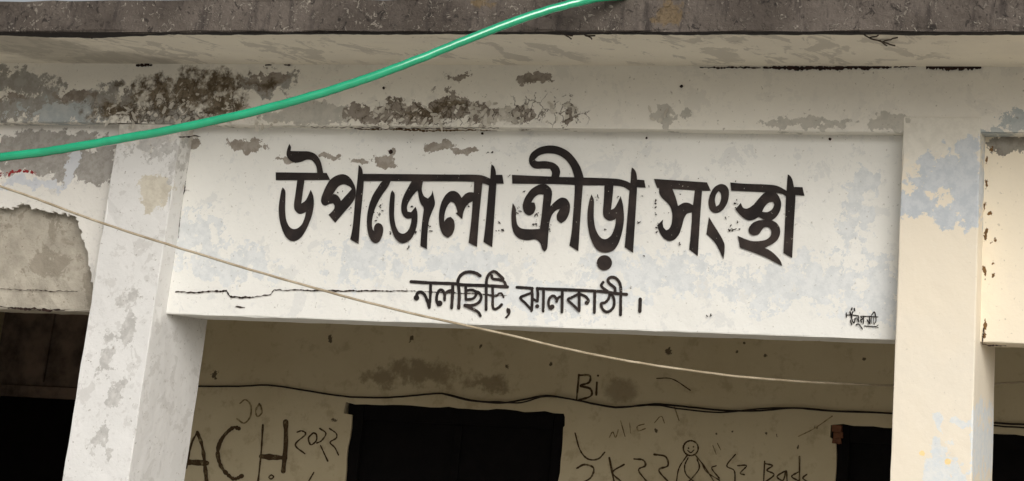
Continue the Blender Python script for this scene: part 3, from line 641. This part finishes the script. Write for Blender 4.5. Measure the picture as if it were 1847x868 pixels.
paint('painted_word', [
    ('S', Ec, 42, [(82, 276), (350, 292), (640, 303), (760, 318), (1060, 328), (1340, 345)]),
    ('S', Ec, 38, [(338, 300), (335, 450), (320, 615)]), ('S', Ec, 40, [(150, 490), (165, 430), (210, 412), (260, 450), (300, 540), (316, 600)]), ('D', Ec, 153, 487, 36),
    ('S', Ec, 42, [(628, 315), (625, 420), (612, 620)]), ('S', Ec, 38, [(520, 515), (520, 440), (490, 388), (450, 392), (422, 450), (416, 520), (438, 580)]), ('D', Ec, 455, 560, 38), ('S', Ec, 40, [(520, 440), (570, 402), (625, 385)]),
    ('S', Ec, 42, [(985, 200), (930, 165), (850, 148), (770, 165), (715, 215), (694, 280), (702, 340), (712, 450), (705, 620)]),
    ('S', Ec, 36, [(795, 335), (797, 400), (797, 500)]), ('S', Ec, 34, [(800, 395), (870, 382), (922, 405), (930, 450), (885, 500), (800, 508)]), ('S', Ec, 38, [(915, 400), (975, 425), (998, 485), (965, 550), (880, 585), (785, 582)]), ('S', Ec, 36, [(785, 590), (880, 630), (955, 670), (988, 720)]),
    ('S', Ec, 38, [(1062, 640), (1065, 330), (1075, 230), (1115, 165), (1170, 142), (1225, 180), (1285, 240)]),
    ('S', Ec, 36, [(1145, 340), (1150, 460), (1148, 590), (1172, 635), (1228, 612), (1265, 575)]), ('S', Ec, 24, [(1060, 440), (1140, 460), (1205, 462), (1225, 432), (1265, 430), (1290, 480)]), ('S', Ec, 36, [(1135, 195), (1150, 238), (1230, 250), (1295, 275), (1325, 340)]),
    ('P', Ec, [[(1335, 618), (1370, 625), (1386, 660), (1372, 710), (1332, 755), (1303, 747), (1345, 702), (1330, 675), (1325, 645)]]),
], M['letter'], sign, DP, LO, 'small word with comma at the left of the second line')
paint('painted_word', [
    ('S', Fc, 38, [(88, 272), (190, 278), (285, 287)]), ('S', Fc, 38, [(280, 290), (285, 420), (276, 572)]), ('S', Fc, 33, [(272, 345), (200, 372), (132, 408), (200, 480), (274, 560)]),
    ('S', Fc, 36, [(348, 285), (357, 360), (350, 450)]), ('S', Fc, 32, [(290, 418), (345, 452)]), ('D', Fc, 348, 515, 26),
    ('S', Fc, 38, [(350, 288), (450, 292), (900, 310), (1170, 325), (1350, 350), (1495, 363)]),
    ('S', Fc, 36, [(430, 300), (428, 440), (424, 578)]),
    ('S', Fc, 38, [(670, 310), (668, 450), (665, 590)]), ('S', Fc, 33, [(665, 388), (618, 405), (597, 455)]), ('S', Fc, 34, [(600, 430), (562, 382), (515, 400), (492, 465), (505, 530), (530, 548)]), ('D', Fc, 540, 522, 30),
    ('S', Fc, 38, [(885, 312), (886, 450), (885, 575)]), ('S', Fc, 33, [(880, 355), (805, 395), (742, 430), (805, 495), (880, 570)]), ('S', Fc, 36, [(900, 362), (965, 390), (1004, 440), (990, 478)]), ('D', Fc, 983, 472, 27),
    ('S', Fc, 38, [(1085, 330), (1083, 460), (1080, 595)]),
    ('S', Fc, 36, [(1193, 208), (1170, 245), (1195, 285), (1260, 330), (1312, 380), (1335, 450), (1318, 540), (1250, 588), (1192, 560), (1167, 485), (1220, 466), (1260, 420), (1282, 350)]),
    ('S', Fc, 38, [(1345, 345), (1340, 280), (1270, 220), (1256, 172), (1300, 142), (1360, 160), (1405, 220), (1420, 310), (1417, 450), (1416, 625)]),
    ('S', Fc, 46, [(1668, 425), (1666, 500), (1663, 582)]),
], M['letter'], sign, DP, LO, 'small word with full stop at the right of the second line')
paint('painter_signature', [('S', Gc, w_, p) for w_, p in (
    (24, [(328, 305), (330, 400)]), (22, [(330, 352), (460, 352), (600, 368)]), (22, [(655, 378), (850, 382), (1035, 395)]), (30, [(457, 195), (440, 245)]), (30, [(508, 205), (515, 255)]),
    (34, [(412, 280), (432, 350), (450, 400)]), (26, [(478, 275), (445, 385), (470, 490), (505, 525), (528, 420)]), (26, [(420, 470), (435, 520), (450, 570)]), (24, [(600, 375), (602, 510)]), (22, [(560, 415), (598, 495)]),
    (26, [(650, 390), (692, 440), (650, 460), (672, 520)]), (24, [(718, 385), (712, 540)]), (26, [(545, 575), (595, 552), (640, 590), (685, 665)]), (30, [(850, 380), (852, 545), (795, 460)]), (14, [(893, 400), (887, 540)]),
    (14, [(942, 400), (932, 540)]), (20, [(990, 400), (992, 490), (952, 550)]), (24, [(892, 358), (955, 282), (985, 370)]), (24, [(735, 597), (860, 606), (985, 615)]), (14, [(988, 610), (1045, 572)]), (14, [(988, 615), (1045, 635)]))],
    M['letter'], sign, DP, LO, 'small painted signature in the lower right corner of the sign')
# flecks of the older black paint left round the letters
rn = random.Random(23); bm = bmesh.new(); k = 0
for (c, x, y, sx, sy, n) in ((A, 762, 555, 22, 40, 9), (A, 575, 525, 14, 20, 3), (A, 580, 615, 10, 10, 2), (A, 780, 485, 14, 20, 3), (A, 1025, 670, 14, 30, 4), (A, 965, 790, 20, 18, 3), (A, 845, 685, 8, 14, 2), (A, 685, 560, 4, 60, 2), (A, 990, 500, 26, 12, 3), (A, 515, 405, 16, 8, 2),
                         (Bc, 475, 648, 8, 18, 3), (Bc, 945, 662, 26, 8, 3), (Bc, 940, 605, 8, 8, 1), (Bc, 730, 495, 16, 12, 2), (Bc, 870, 134, 46, 3, 4), (Bc, 835, 90, 10, 4, 1), (Bc, 335, 62, 22, 4, 2), (Cc, 140, 355, 14, 12, 3), (Cc, 118, 455, 12, 26, 4), (Cc, 215, 555, 34, 14, 8), (Cc, 235, 495, 18, 14, 4), (Cc, 308, 580, 10, 26, 4), (Cc, 590, 390, 16, 20, 4), (Cc, 712, 388, 20, 14, 4),
                         (Cc, 842, 535, 6, 10, 2), (Cc, 640, 580, 12, 12, 2), (Cc, 868, 380, 14, 4, 2), (Cc, 62, 264, 8, 8, 2), (Cc, 868, 738, 5, 5, 1), (Cc, 20, 585, 16, 4, 2), (Cc, 905, 322, 6, 5, 1), (D, 98, 340, 3, 90, 8), (D, 275, 655, 12, 24, 3), (D, 700, 535, 36, 24, 10), (D, 650, 438, 22, 6, 2), (D, 740, 475, 6, 14, 2), (D, 735, 335, 24, 26, 6), (D, 190, 407, 30, 3, 3), (D, 110, 550, 10, 40, 4), (D, 290, 262, 12, 3, 2), (D, 435, 137, 9, 5, 1), (D, 730, 160, 10, 6, 1), (Fc, 1552, 275, 12, 8, 1), (Ec, 1, 1, 1, 1, 0),
                         ((1260, 560, 1.0), 20, 9, 5, 1, 3)):
    for i in range(n):
        u, v = rn.gauss(x, sx*0.6), rn.gauss(y, sy*0.6); r = rn.uniform(0.7, 1.9)*c[2]; an = rn.uniform(0, 3.14); st = rn.uniform(1, 2.2)
        pts = []
        for t in range(7):
            th = t*2*math.pi/7; q = rn.uniform(0.6, 1.2)*r; px_, py_ = q*math.cos(th)*st, q*math.sin(th)/st**0.5
            pts.append((u+px_*math.cos(an)-py_*math.sin(an), v+px_*math.sin(an)+py_*math.cos(an)))
        k += 1
        poly_prism(bm, [pts], lambda a, b, d=0, c=c, k=k: pw(c[0]+a/c[2], c[1]+b/c[2], DP-0.0078-0.00012*(k % 9)), 0)
o = from_bm('paint_flecks', bm, M['letter']); child(o, sign); o['kind'] = 'stuff'

# ------------------------------------------------------------------ graffiti on the back wall
Hc = (330, 680, 4.616); Ic = (900, 560, 2.4627)
GO = 0.003
paint('graffiti', [('S', Hc, 30, [(120, 460), (165, 600), (198, 880)]), ('S', Hc, 16, [(120, 460), (70, 560), (30, 760)]), ('S', Hc, 42, [(50, 710), (200, 718)]),
                   ('S', Hc, 30, [(465, 430), (420, 422), (350, 480), (303, 560), (290, 650), (320, 750), (380, 820), (430, 850), (490, 825)]),
                   ('S', Hc, 16, [(665, 400), (650, 640), (622, 900)]), ('S', Hc, 36, [(855, 375), (856, 560), (835, 785)]), ('S', Hc, 44, [(650, 662), (850, 675)])], M['char'], bw, YB, GO, 'large charcoal capitals A C H')
paint('graffiti', [('S', Hc, 13, [(475, 220), (520, 190), (565, 240), (560, 330), (510, 385), (450, 350)]), ('S', Hc, 13, [(635, 225), (605, 280), (620, 330), (655, 300), (650, 250), (635, 225)])], M['faint'], bw, YB, GO, 'faint scrawled two digits above the capitals')
paint('graffiti', [('S', Hc, 13, [(950, 460), (990, 450), (1020, 480), (935, 565), (1015, 640)]), ('S', Hc, 13, [(1085, 465), (1045, 510), (1065, 565), (1110, 530), (1110, 480), (1085, 465)]),
                   ('S', Hc, 12, [(1140, 430), (1190, 470), (1155, 530), (1115, 550)]), ('S', Hc, 12, [(1145, 570), (1205, 700)]), ('S', Hc, 12, [(1220, 430), (1275, 470), (1275, 510), (1225, 545), (1265, 590), (1295, 650)])], M['char'], bw, YB, GO, 'scrawled year 2022 beside the black door')
paint('graffiti', [('S', Hc, 12, [(735, 815), (715, 835), (735, 850), (755, 830), (735, 815)])], M['char'], bw, YB, GO)
paint('graffiti', [('S', Hc, 13, [(1090, 795), (1040, 880)])], M['char'], bw, YB, GO)
paint('graffiti', [('S', Ic, 9, [(355, 285), (345, 395)]), ('S', Ic, 9, [(355, 288), (402, 290), (400, 320), (360, 335), (405, 348), (408, 380), (350, 400)]), ('S', Ic, 9, [(435, 320), (432, 375)]), ('D', Ic, 440, 290, 5)], M['char'], bw, YB, GO, 'scrawled letters B i below the sign')
paint('graffiti', [('S', Ic, 5, [(700, 302), (770, 305), (850, 355)])], M['char'], bw, YB, GO)
paint('graffiti', [('S', Ic, 7, [(338, 545), (360, 620), (395, 660), (440, 660), (470, 630)]), ('S', Ic, 8, [(345, 702), (380, 685), (420, 700), (410, 740), (375, 765)]),
                   ('S', Ic, 8, [(490, 655), (512, 765)]), ('S', Ic, 7, [(555, 685), (505, 720), (548, 765)]), ('S', Ic, 8, [(600, 660), (640, 665), (650, 690), (620, 710), (660, 765)]), ('S', Ic, 8, [(690, 640), (740, 650), (750, 690), (710, 710), (755, 765)])], M['char'], bw, YB, GO, 'scrawled K and digits right of the black door')
paint('graffiti', [('S', Ic, 7, [(852+33*math.cos(t*math.pi/8), 612+33*math.sin(t*math.pi/8)) for t in range(17)]), ('D', Ic, 842, 612, 4), ('D', Ic, 864, 606, 4), ('S', Ic, 5, [(838, 622), (852, 632), (866, 620)]),
                   ('S', Ic, 6, [(835, 645), (800, 700), (788, 760)]), ('S', Ic, 6, [(870, 640), (910, 690), (955, 760)]), ('S', Ic, 6, [(840, 655), (825, 690), (832, 730), (872, 765)]), ('S', Ic, 6, [(880, 660), (890, 700), (862, 740), (838, 765)]), ('S', Ic, 5, [(905, 690), (925, 720), (980, 755)])], M['char'], bw, YB, GO, 'scrawled smiling stick figure doodle')
paint('graffiti', [('S', Ic, 6, [(965, 690), (945, 702), (978, 745)]), ('S', Ic, 6, [(1050, 640), (1012, 690), (1045, 712), (1048, 765)]), ('S', Ic, 6, [(1060, 690), (1100, 690), (1072, 722), (1090, 730)])], M['char'], bw, YB, GO)
paint('graffiti', [('S', Ic, 7, [(1180, 670), (1175, 770)]), ('S', Ic, 7, [(1180, 680), (1215, 690), (1190, 710), (1222, 730), (1180, 765)]),
                   ('S', Ic, 7, [(1268, 715), (1235, 738), (1262, 755), (1275, 712), (1280, 762)]), ('S', Ic, 7, [(1335, 650), (1335, 765)]), ('S', Ic, 7, [(1330, 718), (1300, 738), (1330, 757)]), ('S', Ic, 7, [(1368, 728), (1350, 745), (1372, 762)])], M['char'], bw, YB, GO, 'scrawled word Bada by the second door')
for w_, p in ((5, [(490, 565), (505, 540), (518, 565), (530, 530)]), (5, [(540, 490), (560, 560)]), (5, [(645, 505), (615, 515), (620, 535), (650, 525)]), (6, [(780, 430), (800, 490)]), (4, [(580, 500), (585, 545)]), (4, [(690, 500), (720, 470), (735, 500)]), (4, [(950, 600), (965, 640)]), (4, [(970, 590), (985, 620)]), (5, [(1330, 560), (1400, 525), (1480, 470)])):
    paint('scribble', [('S', Ic, w_, p)], M['faint'], bw, YB, GO)

# ------------------------------------------------------------------ things hanging in front of and inside the verandah
def P3(x, y, Y): return pw(x, y, Y)
hose_px = [(-260, 304, -1.36), (-120, 297, -1.34), (0, 284, -1.31), (100, 271, -1.29), (200, 254, -1.27), (300, 236, -1.25), (400, 215, -1.22), (500, 191, -1.19), (600, 162, -1.15), (700, 128, -1.10), (800, 89, -1.03), (900, 49, -0.95), (980, 21, -0.88), (1040, 5, -0.82), (1100, -6, -0.77)]
hp = [P3(*q) for q in hose_px]
e = hp[-1]
hp += [Vector((e.x+0.18, -0.60, ZR+0.030)), Vector((e.x+0.42, -0.35, ZR+0.018)), Vector((e.x+0.9, 0.1, ZR+0.018))]
ho = tube('garden_hose', hp, 0.0158, M['hose'], seg=18, n=8, wob=0.0007)
ho['label'] = 'thick green plastic hose slung across the front from the roof edge'; ho['category'] = 'hose'
wire_px = [(-120, 296, -0.86), (0, 336, -0.82), (80, 364, -0.78), (165, 396, -0.74), (300, 440, -0.66), (450, 486, -0.58), (590, 526, -0.48), (720, 560, -0.40), (830, 585, -0.32), (920, 605, -0.24), (1020, 629, -0.14), (1120, 649, -0.04), (1220, 665, 0.07), (1330, 679, 0.20), (1440, 688, 0.34), (1540, 693, 0.48), (1620, 696, 0.60), (1720, 696, 0.74), (1800, 692, 0.85), (1870, 688, 0.93)]
wr = tube('cord', [P3(*q) for q in wire_px], 0.0044, M['wire'], seg=8, n=6, wob=0.0006)
wr['label'] = 'thin beige cord sagging across the sign into the verandah'; wr['category'] = 'cord'
cab = empty('electric_cable', pw(980, 720, YB-0.02), 'thin black twin cable strung along the scrawled verandah wall', 'cable')
bpy.context.view_layer.update()
cpx = [(300, 695), (355, 697), (430, 697), (484, 695), (560, 706), (632, 716), (700, 717), (755, 713), (797, 710), (850, 722), (900, 727), (940, 722), (985, 714), (1040, 722), (1110, 735), (1180, 729), (1230, 733), (1300, 740), (1370, 741), (1432, 736), (1500, 741), (1610, 746), (1700, 755), (1795, 763), (1870, 767)]
s1 = tube('strand', [P3(x, y, YB-0.018) for x, y in cpx], 0.0042, M['cable'], seg=6, n=5, wob=0.0008); child(s1, cab)
off2 = {797: 0, 850: 1, 900: -2, 940: 4.5, 985: 1, 1040: 0, 1110: -1, 1180: 2, 1230: 5, 1300: 4, 1370: -3.5, 1432: 0, 1500: 1, 1610: 0, 1700: 3, 1795: 5, 1870: 6}
s2 = tube('strand', [P3(x, y+off2[x], YB-0.026) for x, y in cpx if x in off2], 0.0034, M['cable'], seg=6, n=5, wob=0.0008, seed=8); child(s2, cab)
# dry roots dangling from the roof edge
def roots(label, strands):
    r = empty('dry_root', pz(strands[0][0][0], strands[0][0][1], ZF), label, 'root')
    bpy.context.view_layer.update()
    for k, st in enumerate(strands):
        pts = [pz(x, y, ZF)+Vector((0, 0, -0.006-0.001*i)) for i, (x, y) in enumerate(st)]
        o = tube('rootlet', pts, 0.0028, M['root'], seg=5, n=3, wob=0.002, seed=k); child(o, r)
roots('small dry root fanning under the roof edge below the hose', [[(1010, 55), (1020, 60), (1030, 66)], [(1020, 59), (1034, 61)], [(1045, 56), (1058, 61), (1068, 66)], [(1056, 61), (1074, 61)], [(1048, 58), (1035, 59)]])
roots('longer forked dry root under the roof edge near the right end', [[(1556, 57), (1570, 66), (1592, 72), (1614, 79)], [(1570, 65), (1585, 60)], [(1592, 72), (1606, 68), (1619, 63)], [(1588, 70), (1600, 79)]])
roots('tiny dry twig under the left end of the roof edge', [[(160, 61), (166, 66)]])
